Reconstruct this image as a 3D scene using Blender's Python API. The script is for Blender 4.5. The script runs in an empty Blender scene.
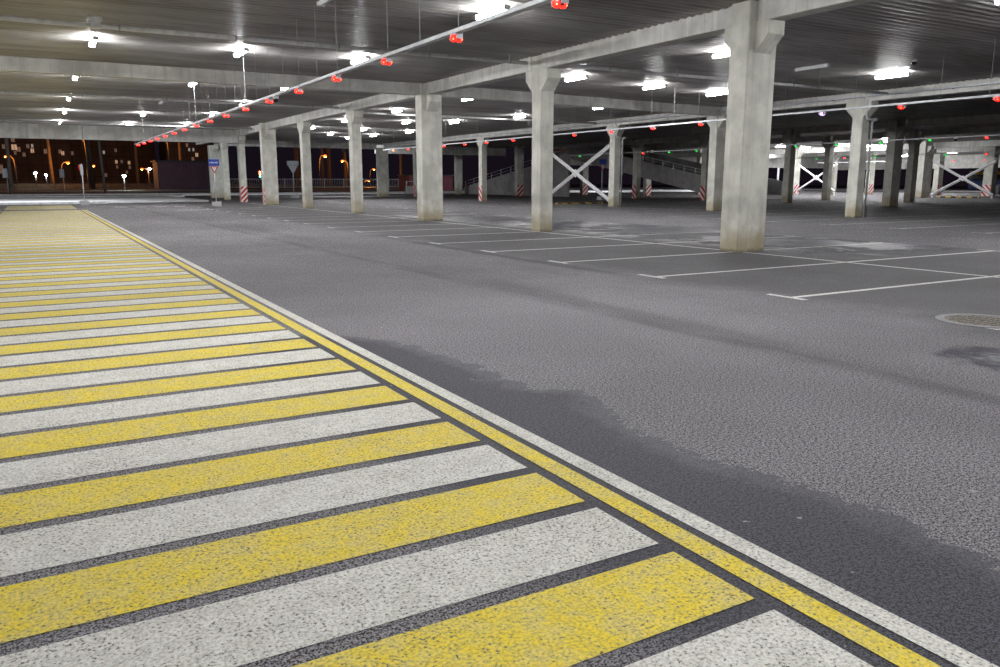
import bpy, bmesh, math, random
from mathutils import Vector, Matrix
random.seed(7)
SC = bpy.context.scene
COL = SC.collection
PI = math.pi

# ------------------------------------------------------------------ materials
def new_mat(name):
    m = bpy.data.materials.new(name); m.use_nodes = True
    nt = m.node_tree; nt.nodes.clear()
    out = nt.nodes.new('ShaderNodeOutputMaterial')
    b = nt.nodes.new('ShaderNodeBsdfPrincipled')
    nt.links.new(b.outputs[0], out.inputs[0])
    return m, nt, b

class N:
    """small node-graph helper"""
    def __init__(s, nt): s.nt = nt
    def n(s, t, **kw):
        x = s.nt.nodes.new(t)
        for k, v in kw.items(): setattr(x, k, v)
        return x
    def link(s, a, b): s.nt.links.new(a, b)
    def put(s, sock, v):
        if isinstance(v, bpy.types.NodeSocket): s.link(v, sock)
        else: sock.default_value = v
    def math(s, op, a, b=0.0, c=None, clamp=False):
        x = s.n('ShaderNodeMath', operation=op, use_clamp=clamp)
        s.put(x.inputs[0], a); s.put(x.inputs[1], b)
        if c is not None: s.put(x.inputs[2], c)
        return x.outputs[0]
    def pos(s): return s.n('ShaderNodeNewGeometry').outputs['Position']
    def xyz(s, v):
        x = s.n('ShaderNodeSeparateXYZ'); s.link(v, x.inputs[0]); return x.outputs
    def scale(s, v, sx, sy, sz):
        x = s.n('ShaderNodeVectorMath', operation='MULTIPLY'); s.link(v, x.inputs[0]); x.inputs[1].default_value = (sx, sy, sz)
        return x.outputs[0]
    def noise(s, v, sc, detail=3.0, rough=0.55):
        x = s.n('ShaderNodeTexNoise'); s.link(v, x.inputs['Vector'])
        x.inputs['Scale'].default_value = sc; x.inputs['Detail'].default_value = detail; x.inputs['Roughness'].default_value = rough
        return x.outputs['Fac']
    def voro(s, v, sc):
        x = s.n('ShaderNodeTexVoronoi'); s.link(v, x.inputs['Vector']); x.inputs['Scale'].default_value = sc
        return x.outputs['Distance']
    def ramp(s, f, lo, hi, a=0.0, b=1.0):
        x = s.n('ShaderNodeMapRange', interpolation_type='SMOOTHSTEP'); s.put(x.inputs[0], f)
        x.inputs[1].default_value = lo; x.inputs[2].default_value = hi; x.inputs[3].default_value = a; x.inputs[4].default_value = b
        return x.outputs[0]
    def mix(s, f, a, b):
        x = s.n('ShaderNodeMix', data_type='RGBA'); s.put(x.inputs[0], f)
        s.put(x.inputs[6], a if isinstance(a, bpy.types.NodeSocket) else (*a, 1)); s.put(x.inputs[7], b if isinstance(b, bpy.types.NodeSocket) else (*b, 1))
        return x.outputs[2]
    def bump(s, h, strength, dist):
        x = s.n('ShaderNodeBump'); s.link(h, x.inputs['Height']); x.inputs['Strength'].default_value = strength; x.inputs['Distance'].default_value = dist
        return x.outputs[0]

def plain(name, col, rough=0.6, metal=0.0, var=0.12, scale=6.0):
    m, nt, b = new_mat(name); g = N(nt); p = g.pos()
    f = g.noise(p, scale, 3)
    c = g.mix(g.ramp(f, 0.3, 0.7), tuple(x*(1-var) for x in col), tuple(min(1, x*(1+var)) for x in col))
    g.link(c, b.inputs['Base Color']); b.inputs['Roughness'].default_value = rough; b.inputs['Metallic'].default_value = metal
    return m

def emit(name, col, strength, base=(0.8, 0.8, 0.8)):
    m, nt, b = new_mat(name)
    b.inputs['Base Color'].default_value = (*base, 1)
    m.cycles.emission_sampling = 'FRONT' if strength > 50 else 'NONE'
    b.inputs['Emission Color'].default_value = (*col, 1); b.inputs['Emission Strength'].default_value = strength
    b.inputs['Roughness'].default_value = 0.5
    return m

def asphalt_colour(g, p, dry, fine=1.0):
    """aggregate speckle"""
    f1 = g.noise(p, 120, 2, 0.6); f2 = g.noise(p, 55, 2, 0.6); f3 = g.noise(p, 0.55, 4)
    s = g.math('ADD', g.math('MULTIPLY', f1, 0.62), g.math('MULTIPLY', f2, 0.38))
    k = g.ramp(s, 0.41, 0.59, 0.05, 1.95)
    k = g.math('MULTIPLY', k, g.ramp(f3, 0.3, 0.7, 0.9, 1.1))
    v = g.n('ShaderNodeVectorMath', operation='SCALE'); v.inputs[0].default_value = dry; g.link(k, v.inputs[3])
    return v.outputs[0], s

def curve(g, val, lo, hi, pts, vlo, vhi):
    """piecewise curve value(val): pts in world units"""
    fc = g.n('ShaderNodeFloatCurve')
    g.link(g.ramp_lin(val, lo, hi), fc.inputs['Value'])
    cm = fc.mapping; c = cm.curves[0]
    P = [((a-lo)/(hi-lo), (b-vlo)/(vhi-vlo)) for a, b in pts]
    c.points[0].location = P[0]; c.points[1].location = P[-1]
    for q in P[1:-1]: c.points.new(*q)
    for q in c.points: q.handle_type = 'VECTOR'
    cm.update()
    return g.math('MULTIPLY_ADD', fc.outputs[0], vhi-vlo, vlo)
def ramp_lin(s, f, lo, hi):
    x = s.n('ShaderNodeMapRange'); s.put(x.inputs[0], f); x.inputs[1].default_value = lo; x.inputs[2].default_value = hi
    return x.outputs[0]
N.ramp_lin = ramp_lin

def make_asphalt():
    m, nt, b = new_mat('asphalt'); g = N(nt); p = g.pos(); X, Y, Z = g.xyz(p)
    col, s = asphalt_colour(g, p, (0.148, 0.142, 0.150))
    # older, darker surface course of the parking bays
    seam = g.noise(p, 1.3, 4)
    mott = g.noise(p, 0.6, 5, 0.65)
    bays = g.ramp(g.math('ADD', X, g.math('MULTIPLY', mott, 2.6)), 9.1, 10.3)
    bays = g.math('MULTIPLY', bays, g.ramp(X, 18.6, 18.3))
    col = g.mix(g.math('MULTIPLY', g.math('MULTIPLY', bays, 0.8), g.ramp(mott, 0.25, 0.7, 0.75, 1.0)), col, (0.062, 0.060, 0.062))
    # seam strip of tar between lane and bays
    jn = g.math('MULTIPLY', g.ramp(g.math('ABSOLUTE', g.math('SUBTRACT', g.math('ADD', X, g.math('MULTIPLY', seam, 0.4)), 8.42)), 0.2, 0.1), g.ramp(Y, 9.6, 11.5))
    jn = g.math('MULTIPLY', jn, g.ramp(Y, 21.0, 17.0))
    col = g.mix(g.math('MULTIPLY', jn, 0.7), col, (0.045, 0.045, 0.052))
    # tyre-darkened track along the lane
    tn = g.noise(g.scale(p, 1.0, 0.25, 1.0), 2.2, 3)
    tcx = g.math('MULTIPLY_ADD', Y, -0.012, 5.72)
    td = g.math('ABSOLUTE', g.math('SUBTRACT', X, tcx))
    tr = g.math('MULTIPLY', g.ramp(td, 0.22, 0.05), g.ramp(tn, 0.3, 0.6))
    col = g.mix(g.math('MULTIPLY', tr, 0.42), col, (0.035, 0.034, 0.036))
    td2 = g.math('ABSOLUTE', g.math('SUBTRACT', X, 7.4)); tr2 = g.math('MULTIPLY', g.ramp(td2, 0.5, 0.1), g.ramp(tn, 0.45, 0.7))
    col = g.mix(g.math('MULTIPLY', tr2, 0.2), col, (0.05, 0.05, 0.05))
    # damp patch beside the painted line
    xb = curve(g, Y, 0.0, 9.0, [(0, 3.35), (1.6, 3.2), (2.1, 3.27), (2.5, 3.24), (2.85, 3.12), (3.6, 3.07), (4.2, 3.22), (4.55, 3.36), (4.8, 3.05), (5.7, 3.06), (6.1, 3.0), (6.7, 2.93), (7.2, 2.75), (7.6, 2.4), (8.2, 1.6), (9.0, 1.4)], 1.0, 4.0)
    wob = g.math('ADD', g.math('MULTIPLY', g.math('SUBTRACT', g.noise(p, 4.5, 5, 0.7), 0.5), 0.5), g.math('MULTIPLY', g.math('SUBTRACT', g.noise(p, 17, 3, 0.6), 0.5), 0.16))
    dd = g.math('ADD', g.math('SUBTRACT', xb, X), wob)
    wet = g.math('MULTIPLY', g.ramp(dd, -0.015, 0.03), g.ramp(g.math('ADD', X, g.math('MULTIPLY', seam, 0.8)), 1.6, 2.3))
    rim = g.math('MULTIPLY', g.ramp(dd, -0.015, 0.02), g.ramp(dd, 0.24, 0.06))
    # damp patches of the bays
    pn = g.noise(g.scale(p, 1.0, 0.8, 1.0), 0.42, 5, 0.6)
    zone = g.math('MULTIPLY', g.ramp(X, 13.4, 14.2), g.ramp(X, 19.5, 18.0))
    zone = g.math('MULTIPLY', zone, g.math('MULTIPLY', g.ramp(Y, 9.4, 11.0), g.ramp(Y, 40.0, 30.0)))
    pud = g.math('MULTIPLY', zone, g.ramp(pn, 0.455, 0.48))
    d1 = g.n('ShaderNodeVectorMath', operation='DISTANCE'); g.link(p, d1.inputs[0]); d1.inputs[1].default_value = (7.15, 3.55, 0)
    pud2 = g.ramp(g.math('ADD', d1.outputs['Value'], g.math('MULTIPLY', g.noise(p, 2.6, 4), 1.1)), 1.16, 0.92)
    allwet = g.math('MAXIMUM', g.math('MAXIMUM', wet, pud), pud2)
    core = g.ramp(g.math('ADD', d1.outputs['Value'], g.math('MULTIPLY', g.noise(p, 9, 4), 0.9)), 0.85, 0.55)
    pud = g.math('MAXIMUM', pud, g.math('MULTIPLY', core, 0.8))
    wetcol, _ = asphalt_colour(g, p, (0.029, 0.029, 0.041))
    col = g.mix(g.math('MULTIPLY', allwet, 0.93), col, wetcol)
    sp = g.ramp(g.noise(p, 13, 2, 0.5), 0.735, 0.76)
    col = g.mix(g.math('MULTIPLY', sp, 0.5), col, (0.42, 0.42, 0.42))
    g.link(col, b.inputs['Base Color'])
    # roughness: dry matt, damp glossier
    rg = g.math('SUBTRACT', 0.82, g.math('MULTIPLY', wet, 0.12))
    rg = g.math('SUBTRACT', rg, g.math('MULTIPLY', g.math('MULTIPLY', rim, wet), 0.16))
    rg = g.math('SUBTRACT', rg, g.math('MULTIPLY', pud, 0.46))
    g.link(rg, b.inputs['Roughness'])
    b.inputs['Specular IOR Level'].default_value = 0.4
    g.link(g.bump(s, 0.35, 0.012), b.inputs['Normal'])
    return m

def make_paint(name, col, holes=0.44, worn=None, dirt=0.2):
    m, nt, b = new_mat(name); g = N(nt); p = g.pos()
    f1 = g.noise(p, 80, 2, 0.65); f2 = g.noise(p, 1.7, 4); f3 = g.noise(p, 7, 4, 0.7)
    thr = g.math('MULTIPLY_ADD', g.math('SUBTRACT', f2, 0.5), 0.16, holes - 0.06)
    keep = g.ramp(g.math('SUBTRACT', f1, thr), -0.03, 0.035)
    c = g.mix(g.ramp(f3, 0.38, 0.68), col, worn or tuple(x*0.82 for x in col))
    c = g.mix(g.math('MULTIPLY', g.ramp(f2, 0.5, 0.75), dirt), c, (0.33, 0.31, 0.26))
    c = g.mix(g.ramp(f1, 0.42, 0.62), g.mix(0.35, c, (0.10, 0.10, 0.09)), c)
    c = g.mix(keep, (0.07, 0.066, 0.058), c)
    g.link(c, b.inputs['Base Color']); b.inputs['Roughness'].default_value = 0.7
    g.link(g.bump(f1, 0.4, 0.006), b.inputs['Normal'])
    return m

def make_concrete(name, col, stain=True, streaks=0.35, rough=0.8):
    m, nt, b = new_mat(name); g = N(nt); p = g.pos(); X, Y, Z = g.xyz(p)
    f = g.noise(p, 1.6, 5, 0.6); f2 = g.noise(p, 14, 3); v = g.noise(g.scale(p, 5.0, 5.0, 0.25), 1.0, 4, 0.65)
    c = g.mix(g.ramp(f, 0.3, 0.7), tuple(x*0.80 for x in col), tuple(x*1.14 for x in col))
    c = g.mix(g.math('MULTIPLY', g.ramp(v, 0.5, 0.72), streaks), c, tuple(x*0.55 for x in col))
    c = g.mix(g.math('MULTIPLY', g.ramp(v, 0.42, 0.28), streaks), c, tuple(min(1, x*1.55) for x in col))
    c = g.mix(g.math('MULTIPLY', g.ramp(f2, 0.62, 0.8), 0.3), c, tuple(x*0.5 for x in col))
    if stain:   # splashed brown dirt at the foot
        zt = g.math('ADD', Z, g.math('MULTIPLY', g.math('SUBTRACT', f, 0.5), 1.1))
        c = g.mix(g.ramp(zt, 0.9, 0.05, 0.0, 0.68), c, (0.34, 0.265, 0.125))
        c = g.mix(g.ramp(g.math('ADD', Z, g.math('MULTIPLY', f2, 0.16)), 0.17, 0.09, 0.0, 0.6), c, (0.10, 0.09, 0.06))
    g.link(c, b.inputs['Base Color']); b.inputs['Roughness'].default_value = rough
    g.link(g.bump(f2, 0.25, 0.01), b.inputs['Normal'])
    return m

def make_deck():
    m, nt, b = new_mat('galvanised_deck'); g = N(nt); p = g.pos()
    f = g.noise(g.scale(p, 0.25, 1.3, 1.0), 1.0, 4, 0.6); f2 = g.noise(g.scale(p, 0.4, 7.0, 1.0), 2.0, 3)
    c = g.mix(g.ramp(f, 0.3, 0.7), (0.27, 0.255, 0.235), (0.42, 0.41, 0.40))
    c = g.mix(g.math('MULTIPLY', g.ramp(f2, 0.5, 0.75), 0.4), c, (0.17, 0.155, 0.13))
    g.link(c, b.inputs['Base Color']); b.inputs['Metallic'].default_value = 0.4
    g.link(g.ramp(f2, 0.3, 0.7, 0.36, 0.5), b.inputs['Roughness'])
    return m

def make_stripes(name, per):
    """red and white diagonal hazard bands; uses the face's own direction along x+y"""
    m, nt, b = new_mat(name); g = N(nt); p = g.pos(); X, Y, Z = g.xyz(p)
    nx = g.xyz(g.n('ShaderNodeNewGeometry').outputs['True Normal'])
    side = g.math('GREATER_THAN', g.math('ABSOLUTE', nx[0]), 0.5)
    u = g.math('ADD', g.math('MULTIPLY', side, g.math('MULTIPLY', Y, 1.0)), g.math('MULTIPLY', g.math('SUBTRACT', 1.0, side), X))
    t = g.math('FRACT', g.math('DIVIDE', g.math('SUBTRACT', Z, u), per))
    k = g.math('GREATER_THAN', t, 0.5)
    g.link(g.mix(k, (0.80, 0.78, 0.76), (0.55, 0.02, 0.02)), b.inputs['Base Color']); b.inputs['Roughness'].default_value = 0.5
    return m

def make_kerb_bands(name):
    m, nt, b = new_mat(name); g = N(nt); p = g.pos(); X, Y, Z = g.xyz(p)
    k = g.math('GREATER_THAN', g.math('FRACT', g.math('DIVIDE', g.math('ADD', X, Y), 1.0)), 0.5)
    g.link(g.mix(k, (0.75, 0.5, 0.05), (0.03, 0.03, 0.03)), b.inputs['Base Color']); b.inputs['Roughness'].default_value = 0.6
    return m

def make_corrugated(name, col):
    m, nt, b = new_mat(name); g = N(nt); p = g.pos(); X, Y, Z = g.xyz(p)
    w = g.math('SINE', g.math('MULTIPLY', X, 20.0))
    f = g.noise(p, 0.8, 3)
    g.link(g.mix(g.ramp(f, .3, .7), col, tuple(x*1.4 for x in col)), b.inputs['Base Color'])
    b.inputs['Roughness'].default_value = 0.55
    g.link(g.bump(w, 0.7, 0.04), b.inputs['Normal'])
    return m

def make_facade(name, col):
    m, nt, b = new_mat(name); g = N(nt); p = g.pos(); X, Y, Z = g.xyz(p)
    jx = g.math('LESS_THAN', g.math('FRACT', g.math('DIVIDE', X, 3.2)), 0.04)
    jz = g.math('LESS_THAN', g.math('FRACT', g.math('DIVIDE', Z, 2.8)), 0.05)
    j = g.math('MAXIMUM', jx, jz); f = g.noise(p, 0.3, 3)
    c = g.mix(g.ramp(f, .3, .7), col, tuple(x*1.5 for x in col)); c = g.mix(j, c, tuple(x*0.5 for x in col))
    g.link(c, b.inputs['Base Color']); b.inputs['Roughness'].default_value = 0.8
    return m

M = {}
M['asphalt'] = make_asphalt()
M['yellow'] = make_paint('yellow_road_paint', (0.80, 0.615, 0.012), 0.42, worn=(0.70, 0.575, 0.14), dirt=0.15)
M['white'] = make_paint('white_road_paint', (0.72, 0.71, 0.655), 0.42, worn=(0.62, 0.61, 0.555), dirt=0.2)
M['white_worn'] = make_paint('worn_white_road_paint', (0.74, 0.74, 0.70), 0.43, dirt=0.25)
M['concrete'] = make_concrete('column_concrete', (0.68, 0.675, 0.605))
M['beam'] = make_concrete('beam_concrete', (0.66, 0.655, 0.615), stain=False, streaks=0.45)
M['rampc'] = make_concrete('ramp_concrete', (0.40, 0.39, 0.39), stain=False, streaks=0.4)
M['deck'] = make_deck()
M['hazard'] = make_stripes('hazard_stripes', 0.36)
M['hazard_far'] = make_stripes('hazard_stripes_broad', 0.5)
M['bumps'] = make_kerb_bands('yellow_black_rubber')
M['housing'] = plain('lamp_housing', (0.7, 0.7, 0.7), 0.5)
LAMP_STRENGTH = 150.0
M['tube'] = emit('lit_tube', (0.985, 0.985, 1.0), LAMP_STRENGTH)
M['tube_off'] = plain('unlit_tube', (0.75, 0.77, 0.78), 0.3)
M['galv'] = plain('galvanised_steel', (0.62, 0.64, 0.67), 0.45, 0.25, 0.08)
M['wire'] = plain('wire_steel', (0.38, 0.39, 0.40), 0.6, 0.2, 0.05)
M['white_steel'] = plain('white_painted_steel', (0.86, 0.86, 0.87), 0.45, 0.0, 0.04)
M['pipe'] = plain('grey_plastic_pipe', (0.68, 0.68, 0.67), 0.45)
M['pvc'] = plain('drain_pipe', (0.55, 0.57, 0.58), 0.4)
M['red'] = emit('red_led', (1.0, 0.012, 0.006), 3.2, (0.5, 0.02, 0.02))
M['green'] = emit('green_led', (0.012, 0.8, 0.07), 1.1, (0.02, 0.4, 0.05))
M['violet'] = emit('violet_led', (0.6, 0.4, 1.0), 1.6, (0.4, 0.3, 0.6))
M['led_core'] = emit('bright_led', (1.0, 0.38, 0.14), 2.2)
M['amber'] = emit('amber_led', (1.0, 0.30, 0.06), 2, (0.5, 0.2, 0.05))
M['dark'] = plain('dark_plastic', (0.03, 0.03, 0.035), 0.5)
M['iron'] = plain('manhole_iron', (0.20, 0.20, 0.21), 0.7, 0.1, 0.2, 20)
M['ironrust'] = plain('manhole_rust', (0.14, 0.125, 0.10), 0.7, 0.2, 0.4, 30)
M['conc_light'] = plain('pavement_concrete', (0.48, 0.48, 0.48), 0.85, 0, 0.25, 0.7)
M['kerb'] = plain('kerb_stone', (0.55, 0.55, 0.54), 0.8, 0, 0.15, 3)
M['road'] = plain('street_asphalt', (0.17, 0.165, 0.16), 0.8, 0, 0.3, 1.0)
M['grass'] = plain('dark_grass', (0.035, 0.05, 0.02), 0.9, 0, 0.5, 3)
M['pole_brown'] = plain('weathered_pole', (0.20, 0.165, 0.135), 0.8, 0, 0.2, 2)
M['pole_dark'] = plain('dark_pole', (0.10, 0.09, 0.085), 0.7, 0, 0.2, 2)
M['purple'] = make_corrugated('purple_sheet_metal', (0.10, 0.045, 0.075))
M['maroon'] = make_corrugated('maroon_sheet_metal', (0.16, 0.03, 0.05))
M['facade_dark'] = make_facade('panel_facade_dark', (0.07, 0.055, 0.05))
M['facade_brown'] = make_facade('panel_facade_brown', (0.10, 0.07, 0.055))
M['win_warm'] = emit('warm_window', (1.0, 0.62, 0.38), 0.24)
M['win_dim'] = emit('dim_window', (0.9, 0.55, 0.42), 0.055)
M['win_pale'] = emit('pale_window', (0.95, 0.92, 0.9), 0.2)
M['winframe'] = plain('window_frame', (0.16, 0.15, 0.14), 0.6)
M['sodium'] = emit('sodium_lamp', (1.0, 0.085, 0.003), 4.0)
M['flood'] = emit('white_floodlight', (0.93, 1.0, 0.86), 110)
M['bluewhite'] = emit('cold_lamp', (0.75, 0.82, 1.0), 120)
M['sig_red'] = emit('signal_red', (1.0, 0.03, 0.02), 40)
M['sig_amber'] = emit('signal_amber', (1.0, 0.45, 0.05), 10)
M['sig_green'] = emit('signal_green', (0.1, 0.9, 0.6), 6)
M['sign_blue'] = plain('sign_blue', (0.03, 0.08, 0.45), 0.4, 0, 0.03)
M['sign_white'] = plain('sign_white', (0.78, 0.78, 0.8), 0.4, 0, 0.03)
M['sign_red'] = plain('sign_red', (0.6, 0.04, 0.04), 0.4, 0, 0.03)
M['sign_back'] = plain('sign_back_grey', (0.40, 0.43, 0.47), 0.45, 0.2, 0.06)
M['orange'] = plain('orange_plastic', (0.7, 0.16, 0.03), 0.6)
M['bus_yellow'] = plain('bus_yellow', (0.75, 0.42, 0.03), 0.4)
M['bus_blue'] = plain('bus_blue', (0.04, 0.07, 0.22), 0.4)
M['glass'] = plain('dark_glass', (0.02, 0.025, 0.03), 0.1)

# ------------------------------------------------------------------ geometry helpers
class MB:
    def __init__(s): s.bm = bmesh.new()
    def box(s, x0, x1, y0, y1, z0, z1, bevel=0.0):
        vs = [s.bm.verts.new((x, y, z)) for z in (z0, z1) for y in (y0, y1) for x in (x0, x1)]
        F = [(0, 2, 3, 1), (4, 5, 7, 6), (0, 1, 5, 4), (2, 6, 7, 3), (0, 4, 6, 2), (1, 3, 7, 5)]
        fs = [s.bm.faces.new([vs[i] for i in f]) for f in F]
        if bevel:
            es = list({e for f in fs for e in f.edges})
            bmesh.ops.bevel(s.bm, geom=es, offset=bevel, segments=1, affect='EDGES')
        return s
    def shaft(s, x0, x1, y0, y1, z0, z1, ch=0.02):
        pts = [(x0+ch, y0), (x1-ch, y0), (x1, y0+ch), (x1, y1-ch), (x1-ch, y1), (x0+ch, y1), (x0, y1-ch), (x0, y0+ch)]
        return s.prism([(p[0], p[1], z0) for p in pts], (0, 0, z1-z0))
    def prism(s, pts, ext):
        a = [s.bm.verts.new(p) for p in pts]; e = Vector(ext); b = [s.bm.verts.new(Vector(p)+e) for p in pts]
        n = len(pts)
        s.bm.faces.new(a[::-1]); s.bm.faces.new(b)
        for i in range(n): s.bm.faces.new([a[i], a[(i+1) % n], b[(i+1) % n], b[i]])
        return s
    def tube(s, pts, r, seg=10, r2=None):
        pts = [Vector(p) for p in pts]; rings = []
        for i, p in enumerate(pts):
            d = (pts[min(i+1, len(pts)-1)]-pts[max(i-1, 0)]).normalized()
            u = d.cross(Vector((0, 0, 1)))
            if u.length < 1e-4: u = d.cross(Vector((1, 0, 0)))
            u.normalize(); v = d.cross(u)
            rr = r if r2 is None else r+(r2-r)*i/(len(pts)-1)
            rings.append([s.bm.verts.new(p+(u*math.cos(t)+v*math.sin(t))*rr) for t in (2*PI*k/seg for k in range(seg))])
        for a, b in zip(rings, rings[1:]):
            for k in range(seg):
                f = s.bm.faces.new([a[k], a[(k+1) % seg], b[(k+1) % seg], b[k]]); f.smooth = seg > 6
        s.bm.faces.new(rings[0][::-1]); s.bm.faces.new(rings[-1])
        return s
    def sphere(s, c, r, sz=1.0, seg=12):
        mt = Matrix.Translation(c) @ Matrix.Diagonal((r, r, r*sz, 1))
        q = bmesh.ops.create_uvsphere(s.bm, u_segments=seg, v_segments=seg//2+1, radius=1, matrix=mt)
        for v in q['verts']:
            for f in v.link_faces: f.smooth = True
        return s
    def lathe(s, prof, c, seg=24):
        c = Vector(c); rings = []
        for r, z in prof: rings.append([s.bm.verts.new(c+Vector((r*math.cos(2*PI*k/seg), r*math.sin(2*PI*k/seg), z))) for k in range(seg)])
        for a, b in zip(rings, rings[1:]):
            for k in range(seg): s.bm.faces.new([a[k], a[(k+1) % seg], b[(k+1) % seg], b[k]])
        s.bm.faces.new(rings[0][::-1]); s.bm.faces.new(rings[-1])
        return s
    def build(s, name, mat, parent=None, origin=None, keep=False):
        if not keep: bmesh.ops.recalc_face_normals(s.bm, faces=s.bm.faces)
        me = bpy.data.meshes.new(name)
        o = bpy.data.objects.new(name, me); COL.objects.link(o)
        if parent is not None:
            off = Vector((0, 0, 0)); q = parent
            while q is not None: off += q.location; q = q.parent
            bmesh.ops.translate(s.bm, vec=-off, verts=s.bm.verts)
            o.parent = parent
        elif origin is not None:
            bmesh.ops.translate(s.bm, vec=-Vector(origin), verts=s.bm.verts); o.location = origin
        s.bm.to_mesh(me); s.bm.free()
        if mat is not None: me.materials.append(mat)
        return o

def tag(o, label=None, cat=None, group=None, kind=None):
    if label: o['label'] = label
    if cat: o['category'] = cat
    if group: o['group'] = group
    if kind: o['kind'] = kind
    return o
def thing(name, loc, label, cat, group=None):
    o = bpy.data.objects.new(name, None); COL.objects.link(o); o.location = loc; o.empty_display_size = 0.2
    return tag(o, label, cat, group)
def struct(mb, name, mat, label=None):
    o = mb.build(name, mat); o['kind'] = 'structure'
    if label: o['label'] = label
    return o
def copy_tree(o, loc, label=None, group=None):
    c = o.copy(); COL.objects.link(c); c.location = loc
    if label: c['label'] = label
    if group: c['group'] = group
    for ch in o.children:
        k = ch.copy(); COL.objects.link(k); k.parent = c
        for g in ch.children:
            q = g.copy(); COL.objects.link(q); q.parent = k
    return c
ORD = ['first', 'second', 'third', 'fourth', 'fifth', 'sixth', 'seventh', 'eighth', 'ninth', 'tenth', 'eleventh', 'twelfth', 'thirteenth',
       'fourteenth', 'fifteenth', 'sixteenth', 'seventeenth', 'eighteenth', 'nineteenth', 'twentieth']

ZB, ZC = 4.72, 5.12           # underside of beams, underside of deck

# ------------------------------------------------------------------ floor and markings
b = MB(); b.bm.faces.new([b.bm.verts.new(p) for p in ((-80, -30, 0), (260, -30, 0), (260, 330, 0), (-80, 330, 0))])
struct(b, 'floor', M['asphalt'])

def strip(b, x0, x1, y0, y1, z=0.003):
    b.bm.faces.new([b.bm.verts.new(p) for p in ((x0, y0, z), (x1, y0, z), (x1, y1, z), (x0, y1, z))])
P_ = 1.045; WXL, WXR = -1.32, 2.15
by, bw = MB(), MB()
k = -4
while 1.85+P_*k < 58:
    y = 1.85+P_*k
    if not (48.2 < y < 50.0): strip(by, WXL, WXR, y, y+0.435)
    y = 2.372+P_*k
    if not (48.2 < y < 50.0) and y < 57.8: strip(bw, WXL, WXR, y, y+0.435)
    k += 1
strip(by, 2.22, 2.335, -6, 48.6); strip(bw, 2.385, 2.49, -6, 48.6)
strip(by, WXL-0.195, WXL-0.08, -6, 48.6); strip(bw, WXL-0.35, WXL-0.245, -6, 48.6)
struct(by, 'floor_yellow_walkway_stripes', M['yellow']); struct(bw, 'floor_white_walkway_stripes', M['white'])
b = MB(); Z2 = 0.0025
def tee(b, x, y): strip(b, x-0.05, x+0.05, y-0.12, y+0.5, Z2+0.001)
rowA_y = [7.05+2.68*k for k in range(-1, 20)]
for y in rowA_y:
    strip(b, 8.5, 18.2, y-0.05, y+0.05, Z2); tee(b, 8.5, y-0.12); tee(b, 18.2, y-0.12)
strip(b, 13.13, 13.23, 3, 60, Z2+0.0005)
for k in range(-1, 19):
    y = 10.6+2.68*k
    strip(b, 24.2, 35.6, y-0.05, y+0.05, Z2); tee(b, 24.2, y-0.12); tee(b, 35.6, y-0.12)
strip(b, 29.85, 29.95, 9, 58, Z2+0.0005)
for k in range(0, 18):
    y = 12.0+2.68*k
    strip(b, 41.5, 51.0, y-0.05, y+0.05, Z2)
for k in range(0, 14):
    y = 46+2.68*k
    strip(b, 62, 71.0, y-0.06, y+0.06, Z2)
# arrows / give-way dashes at the far lane end
for k in range(6): strip(b, 4.2+1.1*k, 4.85+1.1*k, 52.3, 52.9, Z2)
for (x, y, w) in ((3.6, 54.2, 3.0), (6.6, 45.5, 1.9), (7.9, 57.0, 1.2), (10.2, 47.0, 1.3), (16.0, 64, 1.6), (18.5, 62, 2.2), (21.0, 66, 2.4), (24.0, 63, 2.6), (27.0, 67, 2.0)):
    strip(b, x, x+w, y, y+0.35, Z2)
struct(b, 'floor_bay_lines', M['white_worn'])

# manhole cover in the asphalt
t = thing('manhole_cover', (8.86, 4.76, 0), 'round cast iron manhole cover set in the asphalt near the right edge', 'manhole cover')
MB().lathe([(0.47, 0.0), (0.47, 0.010), (0.38, 0.012), (0.38, 0.004)], (8.86, 4.76, 0), 40).build('rim', M['iron'], t)
b = MB(); b.lathe([(0.375, 0.002), (0.375, 0.009)], (8.86, 4.76, 0), 40)
for i in range(-4, 5):
    for j in range(-4, 5):
        if i*i+j*j < 19: b.box(8.86+i*.075-.018, 8.86+i*.075+.018, 4.76+j*.075-.018, 4.76+j*.075+.018, 0.009, 0.014)
b.build('lid', M['ironrust'], t)

# ------------------------------------------------------------------ ceiling decks
def deck(name, x0, x1, y0, y1, per, dep=0.055, seg=8):
    b = MB(); n = int((y1-y0)/per*seg); ra = rb = None
    for i in range(n+1):
        y = y0+(y1-y0)*i/n; ph = (i % seg)/seg
        z = ZC+dep*0.5*(1+max(-1.0, min(1.0, 1.35*math.cos(2*PI*ph))))
        va, vb = b.bm.verts.new((x0, y, z)), b.bm.verts.new((x1, y, z))
        if ra:
            f = b.bm.faces.new([ra, va, vb, rb]); f.smooth = True
        ra, rb = va, vb
    b.box(x0, x1, y0, y1, ZC+0.1, ZC+0.35)
    return struct(b, name, M['deck'])
deck('ceiling', -14, 13.4, -9, 60.4, 0.25)
deck('ceiling', 13.4, 30.2, -9, 74.6, 0.25)
deck('ceiling', 30.2, 60.0, -9, 78, 0.5)
deck('ceiling', 60.0, 113, 0, 90, 0.5)

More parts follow.
